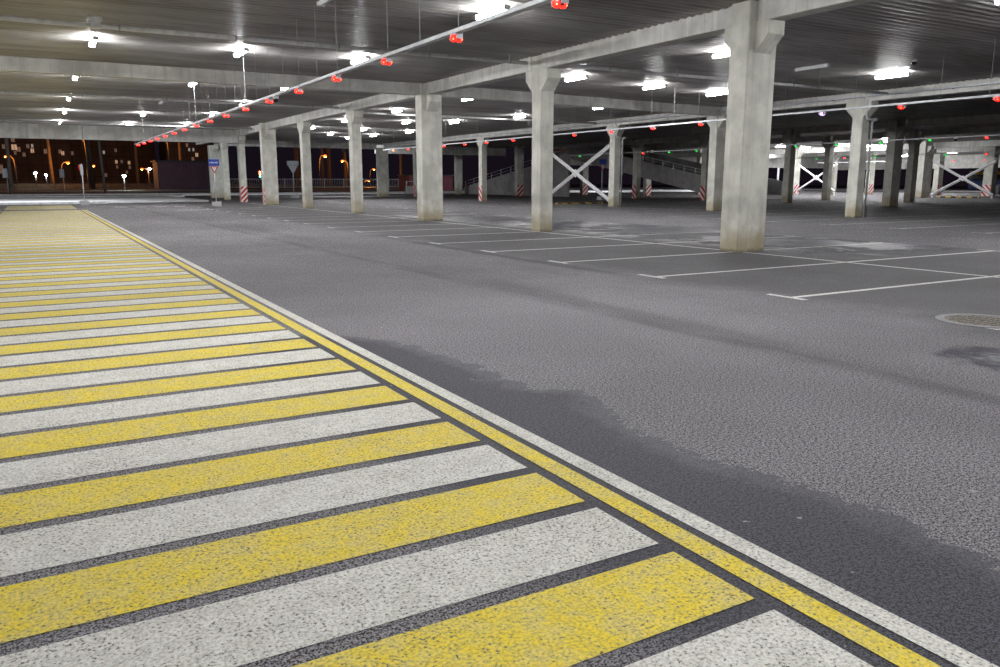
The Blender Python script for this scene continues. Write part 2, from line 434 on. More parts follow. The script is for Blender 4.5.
# ------------------------------------------------------------------ columns
def corbel(root, x, y, wx, wy, s, ztop=ZB, p=0.34, w=None):
    """concrete nib on the s side (-1 towards the camera, +1 away)"""
    w = w or min(0.46, wx)
    ye = y+s*wy/2; xc = x
    prof = [(ye-s*0.01, ztop), (ye+s*p, ztop), (ye+s*p, ztop-0.27), (ye-s*0.01, ztop-0.62)]
    MB().prism([(xc-w/2, a, z) for a, z in prof], (w, 0, 0)).build('corbel', M['concrete'], root)
def hazard(root, x, y, wx, wy, faces, z0=0.03, z1=1.15):
    e = 0.012
    b = MB()
    if 'f' in faces: b.box(x-wx/2+.005, x+wx/2-.005, y-wy/2-e, y-wy/2+.002, z0, z1)
    if 'l' in faces: b.box(x-wx/2-e, x-wx/2+.002, y-wy/2+.005, y+wy/2-.005, z0, z1)
    h = b.build('hazard_stripes', M['hazard' if x < 20 else 'hazard_far'], root); h['label'] = 'red and white diagonal hazard stripes'
def column(xc, yc, wx, wy, label, ztop=ZC, corb='fb', hz='', group=None, zc=ZB):
    """xc, yc: the near left corner"""
    x, y = xc+wx/2, yc+wy/2
    t = thing('concrete_column', (x, y, 0), label, 'column', group)
    MB().shaft(x-wx/2, x+wx/2, y-wy/2, y+wy/2, 0, ztop).build('shaft', M['concrete'], t)
    if 'f' in corb: corbel(t, x, y, wx, wy, -1, zc)
    if 'b' in corb: corbel(t, x, y, wx, wy, 1, zc)
    if hz: hazard(t, x, y, wx, wy, hz)
    return t
GA = 'columns of the row beside the driving lane'
c1 = column(13.0, 12.28, 0.84, 0.52, 'nearest and largest concrete column, broad, standing right of the picture centre', group=GA)
column(13.22, 20.4, 0.46, 0.5, 'slim concrete column standing at the picture centre, the next one behind the largest', group=GA)
column(13.06, 28.45, 0.86, 0.55, 'broad concrete column left of centre where the long cross beam meets the lane beam', ztop=ZB, group=GA)
column(13.2, 36.5, 0.45, 0.5, 'slim concrete column directly left of the broad column under the cross beam', group=GA)
column(13.2, 44.5, 0.46, 0.5, 'slim concrete column standing right behind the broad column with the striped side', group=GA)
column(12.95, 52.4, 0.9, 0.55, 'broad concrete column with red and white stripes on its narrow left side only', hz='l', group=GA)
column(13.3, 60.7, 0.46, 0.5, 'slim concrete column with red and white stripes across its front at the deck edge', hz='fl', group=GA)
column(13.9, 69.4, 0.46, 0.5, 'slim plain concrete column outside the deck edge, right of the blue sign', group=GA)
column(14.3, 77.2, 1.1, 0.6, 'broad concrete column outside the deck edge behind the blue sign', ztop=ZB, group=GA)
GD = 'columns of the second row'
XD = 30.1
def dcol(y, label, **kw):
    kw.setdefault('zc', 4.74)
    return column(XD, y, kw.pop('wx', 0.46), 0.5, label, group=GD, **kw)
d1 = dcol(21.95, 'slim concrete column with a bent grey drain pipe running down its right side')
d2 = dcol(30.2, 'pale concrete column directly left of the largest column, at the end of the cross beam', wx=0.62)
d3 = dcol(38.4, 'concrete column at the lower right end of the white steel cross bracing, with drain pipe')
d4 = dcol(46.45, 'concrete column half hidden behind the centre column, at the left end of the white bracing')
d5 = dcol(54.7, 'concrete column with red and white stripes between the centre column and the broad one', hz='l')
dcol(62.6, 'concrete column of the second row hidden behind the broad column under the cross beam')
column(32.5, 72.4, 0.3, 0.6, 'thin far concrete column with striped side just left of the broad centre column', group=GD, hz='l')
column(29.6, 74.7, 1.05, 0.6, 'broad far concrete column at the corner of the deck edge, before the fence', group=GD, ztop=ZB, corb='')
GG = 'columns of the third row in the dark part'
column(45.3, 30.7, 0.85, 0.55, 'broad dark concrete column standing in the unlit part right of the pipe column', group=GG, corb='fb')
column(46.2, 39.2, 0.55, 0.5, 'dark concrete column just right of the largest column, in the unlit part', group=GG)
column(46.2, 47.3, 0.5, 0.55, 'reddish dark column at the foot of the long ramp wall, left of the pale column', group=GG, hz='l')
column(46.4, 56.0, 0.5, 0.55, 'reddish column in front of the long ramp with stripes on its left face', group=GG, hz='l')
column(43.6, 71.6, 0.75, 0.6, 'striped concrete column in front of the lower ramp, left of the centre column', group=GG, hz='f')
column(43.9, 86.0, 0.8, 0.6, 'far plain concrete column behind the low wall, right of the broad column', group=GG)
GH = 'columns of the fourth row'
column(55.6, 36.1, 0.6, 0.5, 'dark slim column with flared head, right of the broad dark column', group=GH)
column(56.0, 43.6, 0.5, 0.5, 'dark slim column with flared head between the pipe column and white bracing', group=GH)
column(56.2, 66.2, 0.7, 0.5, 'striped column standing under the long ramp, behind the reddish one', group=GH, hz='f')
column(53.9, 74.4, 0.8, 0.5, 'striped dark column seen through the white steel bracing', group=GH, hz='f')
column(66.0, 68.6, 0.5, 0.5, 'far striped column at the right end of the ramp railing', group=GH, hz='f')
GK = 'columns of the brightly lit far part'
column(74.8, 62.6, 0.8, 0.55, 'far pale striped column at the left end of the small far bracing', group=GK, hz='f')
column(86.7, 61.6, 0.85, 0.6, 'far pale striped column between the pipe column and the broad dark one', group=GK, hz='f')
column(86.8, 66.7, 0.6, 0.6, 'far yellowish plain column right behind a dark flared column', group=GK)
column(71.9, 45.6, 1.1, 0.6, 'far broad pale column without stripes left of the right hand bracing', group=GK)
column(79.6, 50.0, 0.75, 0.6, 'far pale column with stripes on the left side, at the right hand bracing', group=GK, hz='l')
column(89.0, 54.6, 0.9, 0.6, 'far pale column with striped front just left of the right hand bracing', group=GK, hz='f')
column(84.5, 46.2, 0.9, 0.9, 'far pale column at the right picture edge with stripes on its left side', group=GK, hz='l')

# drain pipes (parts of their columns)
def downpipe(col, x, y, ytop):
    b = MB(); r = 0.055
    b.tube([(x-.02, y-.1, 4.8), (x-.02, y-.1, 4.15), (x+.0, y-.12, 4.05), (x+.1, y-.14, 4.02), (x+.36, y-.14, 4.02), (x+.45, y-.1, 3.98), (x+.46, y-.03, 3.9), (x+.46, y-.03, 0.0)], r, 10)
    b.tube([(x+.36, y-.14, 4.02), (x+.62, y-.14, 4.02)], r*1.25, 10)
    b.tube([(x+.46, y-.03, 1.9), (x+.46, y-.03, 2.02)], r*1.2, 10)
    b.build('drain_pipe', M['pvc'], col)['label'] = 'grey bent drain pipe'
downpipe(d1, XD+.05, 21.9, 4.8)
downpipe(d3, XD+.05, 38.35, 4.8)

# ------------------------------------------------------------------ beams
def beam(x0, x1, y0, y1, label, z0=ZB, z1=ZC+0.03, group=None):
    o = MB().box(x0, x1, y0, y1, z0, z1, 0.012).build('concrete_beam', M['beam'], origin=((x0+x1)/2, (y0+y1)/2, z0))
    return tag(o, label, 'beam', group)
xb0, xb1 = 13.2, 13.62
segs = [(-8, 4.1), (4.1, 12.26), (12.82, 20.38), (20.92, 28.7), (28.74, 36.48), (37.02, 44.48), (45.02, 52.38), (52.97, 60.68), (61.3, 69.4), (70.0, 77.1)]
names = [None, 'concrete beam running from the top right edge to the largest column',
         'concrete lane beam between the largest column and the centre column',
         'concrete lane beam between the centre column and the broad column at the cross beam',
         'concrete lane beam from the broad column back to the slim column left of it',
         'concrete lane beam between the two slim columns left of the broad column',
         'concrete lane beam ending at the broad column with the striped side',
         'pale end of the lane beam above the column with the striped front',
         'brown lit concrete beam just outside the deck edge',
         'far brown lit concrete beam resting on the outermost broad column']
for (a, c), nm in zip(segs, names):
    if nm: beam(xb0, xb1, a, c, nm, group='beams above the lane columns')
# second row
ys = [10, 13.8, 21.93, 30.18, 38.38, 46.43, 54.68, 62.58, 74.6]
nm2 = [None, 'concrete beam of the second row from the right edge to the pipe column',
       'concrete beam of the second row seen between the pipe column and the largest column',
       'concrete beam of the second row from the cross beam end to the bracing column',
       'concrete beam of the second row above the white steel bracing',
       'concrete beam of the second row right of the broad column at the centre',
       'concrete beam of the second row partly hidden by the broad column',
       'farthest concrete beam of the second row, ending at the deck corner column']
for i, nm in enumerate(nm2):
    if nm: beam(XD+.03, XD+.43, ys[i]+(0.5 if i > 1 else -0.7), ys[i+1], nm, 4.74, group='beams of the second row')
# cross beams
beam(-14, 13.18, 28.55, 28.95, 'long concrete cross beam spanning the ceiling left of the broad column', group='cross beams')
o = MB().box(0, 16.3, -0.2, 0.2, 0, ZC-ZB+.03, 0.012).build('concrete_beam', M['beam'])
o.location = (13.95, 28.75, ZB); o.rotation_euler = (0, 0, math.atan2(1.45, 16.0)); tag(o, 'concrete cross beam from the broad column to the pale column of the second row', 'beam', 'cross beams')
# deck edge beams
beam(-14, 3.28, 60.5, 60.9, 'left part of the deep concrete edge beam above the outdoor view', 4.22, ZC+.3, 'deck edge beams')
beam(3.3, 13.28, 60.5, 60.9, 'right part of the deep concrete edge beam, ending at the striped front column', 4.22, ZC+.3, 'deck edge beams')
beam(14.4, 29.55, 74.9, 75.3, 'far concrete edge beam above the fence and orange street lamps', 4.6, ZC+.3, 'deck edge beams')
beam(30.7, 46, 78.0, 78.4, 'dark far edge beam above the lower ramp', 4.3, ZC+.3, 'deck edge beams')
beam(60, 112.5, 88.0, 88.4, 'pale deep edge beam of the bright far part, behind the small bracing', 3.6, ZC+.3, 'deck edge beams')
beam(112.6, 113, 20, 88, 'pale deep edge beam of the bright far part, behind the right hand bracing', 3.3, ZC+.3, 'deck edge beams')
# dark part
for y0, y1, nm in ((24, 30.6, 'dark beam of the third row leading to the broad dark column'), (31.3, 39.1, 'dark beam of the third row right of the largest column'),
                   (39.8, 47.2, 'dark beam of the third row left of the largest column'), (47.9, 55.9, 'reddish dark beam above the long ramp'),
                   (56.6, 71.5, 'dark beam of the third row behind the steel bracing')):
    beam(46.25, 46.65, y0, y1, nm, group='beams of the third row')
for y0, y1, nm in ((28, 36, 'dark beam of the fourth row right of the flared column'), (36.7, 43.5, 'dark beam between the two flared columns'), (44.2, 66.1, 'dark beam of the fourth row above the ramp top')):
    beam(56.05, 56.45, y0, y1, nm, group='beams of the fourth row')
beam(75.0, 75.4, 40, 86, 'far pale beam above the small bracing', 4.6, group='beams of the far part')
beam(87.0, 87.4, 30, 86, 'far pale beam above the right hand bracing', 4.6, group='beams of the far part')

# ------------------------------------------------------------------ pipes under the deck
def pipe(x0, x1, y, label, clips):
    t = thing('hanging_pipe', (x0, y, 4.95), label, 'pipe', 'pipes under the ceiling')
    MB().tube([(x0, y, 4.95), (x1, y, 4.95)], 0.055, 12).build('pipe_run', M['pipe'], t)
    for x in clips:
        MB().tube([(x-.02, y, 4.95), (x+.02, y, 4.95)], 0.066, 12).box(x-.006, x+.006, y-.012, y+.012, 5.0, ZC+.04).build('clip', M['wire'], t)
    return t
t = pipe(-6, 13.1, 21.0, 'long grey pipe across the left ceiling in front of the cross beam', [-0.5+2.6*k for k in range(6)])
MB().box(1.5, 1.72, 20.85, 21.12, 4.9, 5.12, .01).box(1.46, 1.76, 20.82, 21.15, 5.08, 5.15).build('junction_box', M['housing'], t)
pipe(-6, 13.1, 37.9, 'thin grey pipe across the left ceiling behind the cross beam', [-1+3.2*k for k in range(5)])
pipe(-6, 13.1, 55.4, 'farthest grey pipe across the left ceiling near the edge beam', [-1+3.2*k for k in range(5)])
pipe(13.7, 29.9, 20.8, 'grey pipe across the right ceiling in front of the cross beam', [16+2.8*k for k in range(5)])
pipe(13.7, 29.9, 40.0, 'grey pipe across the right ceiling behind the cross beam', [16+2.8*k for k in range(5)])

# ------------------------------------------------------------------ ceiling lamps
def make_lamp(name, tube_mat, loc, label, group):
    t = thing(name, loc, label, 'ceiling lamp', group)
    x, y, z = loc
    MB().box(x-.035, x+.035, y-.6, y+.6, z+.05, z+.085, .008).build('housing', M['housing'], t)
    MB().prism([(x-.07,y-.59,z+.05),(x-.035,y-.59,z-.02),(x+.035,y-.59,z-.02),(x+.07,y-.59,z+.05)],(0,1.18,0)).build('diffuser', tube_mat, t)
    for s in (-1, 1):
        MB().box(x-.078, x+.078, y+s*.605-.015, y+s*.605+.015, z-.026, z+.07, .006).build('end_cap', M['housing'], t)
        MB().tube([(x, y+s*.4, z+.09), (x, y+s*.4, ZC+.06)], .008, 6).build('bracket', M['wire'], t)
    return t
LZ = 4.985
left = [(1.75, 23.7), (5.4, 23.6), (8.75, 23.3), (1.7, 31.9), (5.5, 31.8), (8.8, 31.3), (1.8, 40.0), (8.9, 38.9), (1.9, 47.8), (5.6, 47.6), (8.9, 46.2), (1.9, 56.3), (5.7, 55.7), (8.9, 54.6), (8.8, 15.5)]
lab_l = ['bright ceiling lamp nearest the upper left corner, under the long pipe', 'bright ceiling lamp above the red indicator tray, right of the upper left one',
         'bright ceiling lamp half hidden by the upper part of the red indicator tray', 'left ceiling lamp just behind the cross beam', 'middle ceiling lamp just behind the cross beam',
         'right ceiling lamp just behind the cross beam, at the red indicator tray', 'second lamp behind the cross beam in the leftmost lamp row',
         'lamp touching the red indicator tray, behind the cross beam on the right', 'third lamp behind the cross beam in the leftmost lamp row',
         'lamp in the middle of the left ceiling above the far red indicators', 'small lamp close above the far part of the red indicator tray',
         'farthest small lamp of the leftmost row, right above the edge beam', 'far small lamp above the edge beam, second from the left',
         'far small lamp at the edge beam, behind the red indicator tray', 'ceiling lamp glowing at the upper picture edge behind the red indicator tray']
right = [(16.75, 23.6), (20.8, 24.2), (24.6, 24.7), (17.3, 17.0), (25.65, 17.7), (16.8, 31.6), (24.3, 32.1), (16.5, 38.8), (23.8, 38.8), (22.5, 44.2), (20.1, 45.9), (16.5, 46.5), (24.1, 54.5), (20.3, 53.7), (16.7, 53.8), (20.0, 59.9), (23.5, 60.0), (23.0, 64.3)]
lab_r = ['bright lamp right of the centre column head', 'bright lamp between the centre column and the largest column', 'bright lamp touching the left edge of the largest column',
         'lamp mostly hidden behind the upper left edge of the largest column', 'largest glaring lamp in the upper right of the picture',
         'lamp right of the broad column, under the cross beam', 'lamp above the white steel bracing', 'brightest lamp left of the broad column head',
         'lamp above the striped column between broad and centre column', 'small lamp right of the broad column, below its neighbour lamps', 'lamp just left of the broad column, second from top',
         'lamp peeking out left of the slim column beside the broad one', 'lowest of the lamps just left of the broad column', 'far lamp right of the slim column beside the broad one',
         'far lamp right of the slim column behind the striped broad one', 'far lamp between two slim columns left of centre', 'far lamp low between slim and broad column', 'faint farthest lamp above the corner column']
L0 = make_lamp('ceiling_lamp', M['tube'], (*left[0], LZ), lab_l[0], 'lit ceiling lamps of the left bay')
for p, l in list(zip(left, lab_l))[1:]: copy_tree(L0, (*p, LZ), l)
for p, l in zip(right, lab_r): copy_tree(L0, (*p, LZ), l, 'lit ceiling lamps of the right bay')
far = [(67, 58.1), (72.2, 59.3), (70.4, 53.2), (73.9, 53), (89.8, 68.8), (91.6, 63.4), (90.5, 56.4), (94.9, 57.3), (102, 61.0), (106, 70)]
lab_f = ['far lamp directly right of the largest column', 'far lamp above the small white bracing', 'far lamp just left of the pipe column', 'far lamp just right of the pipe column',
         'far lamp above the flared dark column, lower than its neighbours', 'far lamp left of the broad dark column', 'small far lamp at the head of the far broad pale column', 'far lamp above the right hand bracing, the longer one',
         'far lamp above the right hand bracing, the lower one', 'faint far lamp between the two dark columns']
M['tube_far'] = emit('lit_tube_bright', (0.985, 0.985, 1.0), LAMP_STRENGTH*2.4)
F0 = make_lamp('ceiling_lamp', M['tube_far'], (*far[0], LZ), lab_f[0], 'lit ceiling lamps of the far part')
for p, l in list(zip(far, lab_f))[1:]: copy_tree(F0, (*p, LZ), l)
for p in ((80, 53), (95, 63), (80, 58.8), (95, 69.8), (70, 64), (85, 78), (100, 84), (77, 68), (66, 45.3), (61, 41.9)):  # extra lamps added behind columns to brighten the far part
    copy_tree(F0, (*p, LZ), 'added ceiling lamp of the far part hidden behind columns', 'added far lamps hidden behind columns')
# the rows of lamps go on overhead and past the picture edges
for p in [(1.75, 15.6), (1.75, 7.5), (5.5, 7.5), (8.9, 7.4), (1.75, -.6), (5.5, -.6), (8.9, -.6), (17.0, 9), (21.0, 9), (25, 9), (17, .8), (21, .8), (-3.5, 15), (-3.5, 24), (-3.5, 32), (-3.5, 40), (-3.5, 7.5)]:
    copy_tree(L0, (*p, LZ), 'ceiling lamp of the rows overhead, outside the photo', 'ceiling lamps outside the photo')
U0 = make_lamp('ceiling_lamp', M['tube_off'], (5.4, 15.9, LZ), 'unlit white lamp cut by the upper picture edge', 'unlit ceiling lamps')
copy_tree(U0, (21.6, 17.7, LZ), 'unlit pale lamp left of the glaring lamp in the upper right')
copy_tree(U0, (5.5, 39.8, LZ), 'unlit small lamp on the left ceiling above the red indicators')

# ------------------------------------------------------------------ cable trays with bay indicators
def tray(x, z, y0, y1, label, wire_step=1.34, n=None):
    t = thing('hanging_cable_tray', (x, y0, z), label, 'cable tray', 'hanging cable trays')
    b = MB(); w = 0.055
    b.box(x-w, x+w, y0, y1, z-.004, z)
    b.box(x-w, x-w+.006, y0, y1, z, z+.05); b.box(x+w-.006, x+w, y0, y1, z, z+.05)
    b.build('channel', M['galv'], t)
    y = y0+.5; k = 0
    while y < y1:
        MB().tube([(x, y, z), (x, y, ZC+.05)], .0045, 5).build('hanger_rod', M['wire'], t); y += wire_step; k += 1
    return t
def indicator(x, y, z, mat, label, group, core=False):
    t = thing('hanging_indicator_light', (x, y, z), label, 'indicator light', group)
    b = MB(); b.box(x-.05, x+.05, y-.11, y-.10, z-.09, z-.004).box(x-.05, x+.05, y+.10, y+.11, z-.09, z-.004).box(x-.05, x+.05, y-.11, y+.11, z-.03, z-.015)
    b.build('bracket', M['galv'], t)
    for s in (-1, 1):
        ln = MB().sphere((x+s*.045, y, z-.075), .055, .95, 12).build('lens', mat, t)
        if core: MB().sphere((x+s*.066, y-.032, z-.088), .016, 1, 8).build('led', M['led_core'], ln)
    MB().box(x-.03, x+.03, y-.06, y+.06, z-.10, z-.03, .01).build('body', M['dark'], t)
    return t
T1X, T1Z = 5.6, 3.63
tray(T1X, T1Z, 5.0, 52.5, 'grey cable tray with red lights hanging across the left half of the ceiling')
g1 = 'red indicators on the left tray'
R0 = indicator(T1X, 8.25, T1Z, M['red'], 'red indicator on the left tray, the topmost and nearest one', g1, True)
for k in range(1, 17):
    copy_tree(R0, (T1X, 8.25+2.68*k - (0.9 if k > 14 else 0)*0, T1Z), f'red indicator on the left tray, {ORD[k]} from the top picture edge')
T2X, T2Z = 22.0, 3.68
tray(T2X, T2Z, 10.5, 54.5, 'cable tray with red lights hanging in front of the second column row')
g2 = 'indicators on the second tray'
for i, (y, l) in enumerate([(12.11, 'red indicator at the right picture edge under the upper right tray'), (14.81, 'red indicator between the pipe column and the right edge'),
               (22.9, 'red indicator just left of the pale second row column'), (25.6, 'red indicator right of the bracing column'),
               (28.3, 'red indicator in front of the bracing column head'), (31.06, 'red indicator above the white steel bracing'), (36.55, 'red indicator at the head of the column in front of the lower ramp'),
               (39.4, 'red indicator right of the striped second row column'), (42.0, 'red indicator left of the striped second row column'), (44.7, 'red indicator at the right edge of the broad column'),
               (50.1, 'red indicator left of the broad column near the deck corner')]):
    copy_tree(R0, (T2X, y, T2Z), l, g2)
indicator(T2X, 17.51, T2Z, M['violet'], 'violet indicator between the largest column and the pipe column', g2)
indicator(T2X, 52.6, T2Z, M['amber'], 'amber indicator beside the deck corner column', g2)
T3X, T3Z = 39.6, 3.62
tray(T3X, T3Z, 20, 56.5, 'cable tray with green lights hanging in the dark part', 2.68)
g3 = 'indicators on the third tray'
G0 = indicator(T3X, 24.91, T3Z, M['green'], 'green indicator right of the dark flared column on the upper far tray', g3)
for y, l in [(27.66, 'green indicator between the pipe column and the broad dark column'), (30.41, 'green indicator left of the pipe column, above the flared column'), (33.2, 'green indicator right of the largest column at the dark column'),
             (41.5, 'green indicator left of the pale second row column, right one of two'), (44.25, 'green indicator above the ramp railing, left one of two'), (55.1, 'green indicator left of the bracing crossing')]:
    copy_tree(G0, (T3X, y, T3Z), l)
copy_tree(R0, (T3X, 22.1, T3Z), 'red indicator near the right edge on the third tray', g3)
copy_tree(R0, (T3X, 47.1, T3Z), 'red indicator in front of the reddish column at the ramp', g3)
indicator(T3X, 52.46, T3Z, M['violet'], 'violet indicator behind the white steel bracing', g3)
T4X, T4Z = 57.5, 3.45
tray(T4X, T4Z, 30, 49, 'thin far cable tray in front of the bright far part', 2.68)
g4 = 'indicators on the far trays'
for y, l, s in [(32.0, 'far red indicator above the right hand bracing', R0), (34.9, 'far green indicator left of the right hand bracing lamps', G0), (37.7, 'far green indicator right of the broad dark column', G0), (40.5, 'far green indicator right of the pipe column', G0),
                (43.3, 'far red indicator just left of the pipe column', R0), (46.0, 'far green indicator above the small bracing', G0)]:
    copy_tree(s, (T4X, y, T4Z), l, g4)
T5X, T5Z = 75.9, 3.5
tray(T5X, T5Z, 41, 60.5, 'farthest thin cable tray crossing above the right hand bracing', 2.68)
for y, l, s in [(42.3, 'farthest red indicator near the right end of the bracing', R0), (45.25, 'farthest red indicator above the bracing left arm', R0), (48.0, 'farthest green indicator at the head of the far broad pale column', G0),
                (53.5, 'farthest green indicator right of the pipe column', G0), (56.2, 'farthest green indicator left of the pipe column', G0), (58.9, 'farthest green indicator right of the small bracing', G0)]:
    copy_tree(s, (T5X, y, T5Z), l, g4)
# tray on the face of the second row beam
t = thing('hanging_cable_tray', (29.8, 14, 4.9), 'bright steel cable duct fixed along the second row beam', 'cable tray')
MB().box(29.92, 30.12, 12, 74, 4.90, 4.98, .01).build('duct', M['galv'], t)
for k in range(12): MB().box(29.94, 30.125, 13+5.2*k, 13.05+5.2*k, 4.88, 4.99).build('strap', M['wire'], t)
def camera_box(x, y, z, label):
    t = thing('hanging_security_camera', (x, y, z), label, 'camera', 'small ceiling cameras')
    MB().box(x-.06, x+.06, y-.06, y+.06, z-.08, z, .01).build('mount', M['housing'], t)
    MB().sphere((x, y, z-.1), .075, .9).build('dome', M['glass'], t)
camera_box(T1X, 21.0, T1Z, 'white dome camera hanging under the left tray')
camera_box(T3X, 23.6, T3Z, 'white dome camera under the third tray near the right edge')
camera_box(23.6, 15.6, ZC+.02, 'small ceiling camera left of the pipe column')

# ------------------------------------------------------------------ steel bracing
def bracing(x, ya, yb, z0, z1, r, label):
    yc, zc = (ya+yb)/2, (z0+z1)/2
    t = thing('steel_bracing', (x, yc, 0), label, 'bracing', 'white steel bracings')
    MB().tube([(x, ya, z0), (x, yb, z1)], r, 4).build('diagonal', M['white_steel'], t)
    MB().tube([(x, ya, z1), (x, yc-.25, zc+.25*(z1-z0)/(yb-ya))], r, 4).tube([(x, yc+.25, zc-.25*(z1-z0)/(yb-ya)), (x, yb, z0)], r, 4).build('diagonal', M['white_steel'], t)
    for ye in (ya+.06, yb-.06): MB().box(x-.03, x+.03, ye-.06, ye+.06, 0, z0+.1).build('foot_plate', M['white_steel'], t)
    MB().prism([(x-.02, yc-.4, zc), (x-.02, yc, zc-.26), (x-.02, yc+.4, zc), (x-.02, yc, zc+.26)], (.04, 0, 0)).build('gusset_plate', M['white_steel'], t)
    return t
bracing(30.35, 38.99, 46.38, 0.32, 3.72, .13, 'white steel cross bracing between two second row columns right of centre')
bracing(73.2, 39.8, 45.4, 0.3, 3.25, .12, 'far white steel cross bracing near the right picture edge')
bracing(73.2, 56.0, 60.9, 0.5, 3.3, .1, 'small far white steel bracing left of a dark flared column')

# speed bumps and kerbs
def bump(x0, x1, y0, y1, label, rot=0):
    o = MB().prism([(x0, y0, 0), (x0, y0+.08, .05), (x0, y0+.17, .07), (x0, y1-.17, .07), (x0, y1-.08, .05), (x0, y1, 0)], (x1-x0, 0, 0)).build('speed_bump', M['bumps'], origin=(x0, y0, 0))
    tag(o, label, 'speed bump', 'yellow and black speed bumps')
for x, l in ((30.75, 'yellow and black rubber bump beside the centre column foot'), (31.95, 'yellow and black rubber bump below the left bracing arm'), (33.15, 'yellow and black rubber bump below the bracing crossing'),
             (34.35, 'yellow and black rubber bump at the foot of the bracing column')):
    bump(x, x+1.0, 45.0, 45.6, l)
for y, l in ((43.0, 'far yellow and black kerb under the right end of the right hand bracing'), (45.0, 'far yellow and black kerb under the left end of the right hand bracing')):
    o = MB().box(74.6, 75.0, y-1.2, y+.75, 0, .12, .03).build('kerb_block', M['bumps'], origin=(74.8, y, 0)); tag(o, l, 'kerb', 'yellow and black kerbs')

# ------------------------------------------------------------------ ramps
t = thing('concrete_ramp', (53, 58, 0), 'long dark concrete ramp rising to the left behind the reddish column', 'ramp')
sl = 0.172
def zr(y): return 0.62+(y-52.3)*sl
MB().prism([(50.0, 48.7, 0), (50.0, 72, zr(72)), (50.0, 72, zr(72)+1.5), (50.0, 48.7, zr(48.7)+1.5)], (.2, 0, 0)).build('parapet', M['rampc'], t)
MB().prism([(56.6, 48.7, 0), (56.6, 72, zr(72)), (56.6, 72, zr(72)+1.5), (56.6, 48.7, zr(48.7)+1.5)], (.2, 0, 0)).build('parapet', M['rampc'], t)
MB().prism([(50.2, 48.7, -.05), (50.2, 72, zr(72)), (50.2, 72, zr(72)+.3), (50.2, 48.7, zr(48.7)+.3)], (6.4, 0, 0)).build('roadway', M['rampc'], t)
rl = MB().tube([(50.1, 49.5, zr(49.5)+1.95), (50.1, 60, zr(60)+1.95)], .03, 6); rl.tube([(50.1, 49.5, zr(49.5)+1.72), (50.1, 60, zr(60)+1.72)], .02, 6)
for k in range(8): rl.tube([(50.1, 49.8+1.4*k, zr(49.8+1.4*k)+1.45), (50.1, 49.8+1.4*k, zr(49.8+1.4*k)+1.95)], .03, 6)
rl.build('railing', M['white_steel'], t)
t = thing('concrete_ramp', (46, 79, 0), 'lower concrete ramp wall with steel railing left of the centre column', 'ramp')
MB().prism([(46, 88, 0), (46, 88, .85), (46, 66, 4.1), (46, 66, 0)], (.25, 0, 0)).build('parapet', M['rampc'], t)
rl = MB().tube([(46.1, 88, 1.5), (46.1, 66, 4.75)], .03, 6).tube([(46.1, 88, 1.15), (46.1, 66, 4.4)], .02, 6)
for k in range(11): rl.tube([(46.1, 87.9-2.15*k, .8+.3177*k), (46.1, 87.9-2.15*k, 1.5+.3177*k)], .03, 6)
rl.build('railing', M['galv'], t)
t = thing('low_wall', (41.5, 91, 0), 'low concrete wall with railing right of the broad column', 'wall')
MB().box(39.5, 43.6, 90.8, 91.1, 0, .95, .02).build('wall_body', M['rampc'], t)
rl = MB().tube([(39.5, 90.95, 1.5), (43.6, 90.95, 1.5)], .03, 6)
for k in range(5): rl.tube([(39.6+k*.98, 90.95, .95), (39.6+k*.98, 90.95, 1.5)], .03, 6)
rl.build('railing', M['galv'], t)

# ------------------------------------------------------------------ signs
def yield_sign(t, x, y, z, w, front, name='give_way_plate'):
    h = w*.87
    MB().prism([(x-w/2, y, z), (x, y, z-h), (x+w/2, y, z)], (0, .02, 0)).build(name, M['sign_red'] if front else M['sign_back'], t)
    if front: MB().prism([(x-w*.3, y-.006, z-w*.1), (x, y-.006, z-h*.74), (x+w*.3, y-.006, z-w*.1)], (0, .006, 0)).build('give_way_centre', M['sign_white'], t)
def foot(t, x, y, s=.45):
    MB().prism([(x-s, y-s, 0), (x+s, y-s, 0), (x+s, y+s, 0), (x-s, y+s, 0)], (0, 0, .28)).build('concrete_foot', M['conc_light'], t)
t = thing('portable_sign', (9.8, 51.6, 0), 'portable sign post with blue plate over a give way triangle, on a concrete foot', 'sign')
x, y = 9.8, 51.6
foot(t, x, y, .24); MB().tube([(x, y+.05, .25), (x, y+.05, 2.8)], .035, 8).build('post', M['galv'], t)
bp = MB().box(x-.31, x+.31, y-.03, y, 2.43, 2.82, .01).build('blue_plate', M['sign_blue'], t)
b = MB()
for k in range(7): b.box(x-.26+.075*k, x-.26+.075*k+(.055 if k % 3 else .035), y-.037, y-.03, 2.585, 2.665)
b.build('white_lettering', M['sign_white'], bp)
yield_sign(t, x, y-.01, 2.4, .5, True)
t = thing('portable_sign', (2.95, 58.6, 0), 'edge-on sign post on a pale concrete foot beside the end of the walkway', 'sign')
x, y = 2.95, 58.6
foot(t, x, y, .24); MB().tube([(x, y, .25), (x, y, 2.6)], .03, 8).build('post', M['galv'], t)
MB().box(x-.08, x+.08, y-.06, y-.035, 1.9, 2.55).build('sign_plate', M['sign_back'], t)
MB().prism([(x-.19, y-.03, 2.5), (x-.1, y-.03, 2.1), (x-.08, y-.03, 2.5)], (0, .02, 0)).build('red_plate', M['sign_red'], t)
t = thing('portable_sign', (20.7, 73.0, 0), 'sign post seen from the back, rectangular plate over a triangle, by slim column', 'sign')
x, y = 20.7, 73.0
foot(t, x, y, .35); MB().tube([(x, y+.05, .25), (x, y+.05, 3.25)], .035, 8).build('post', M['galv'], t)
MB().box(x-.52, x+.52, y-.02, y, 2.93, 3.32, .005).build('plate_back', M['sign_back'], t)
yield_sign(t, x, y-.01, 2.91, .9, False, 'triangle_back')
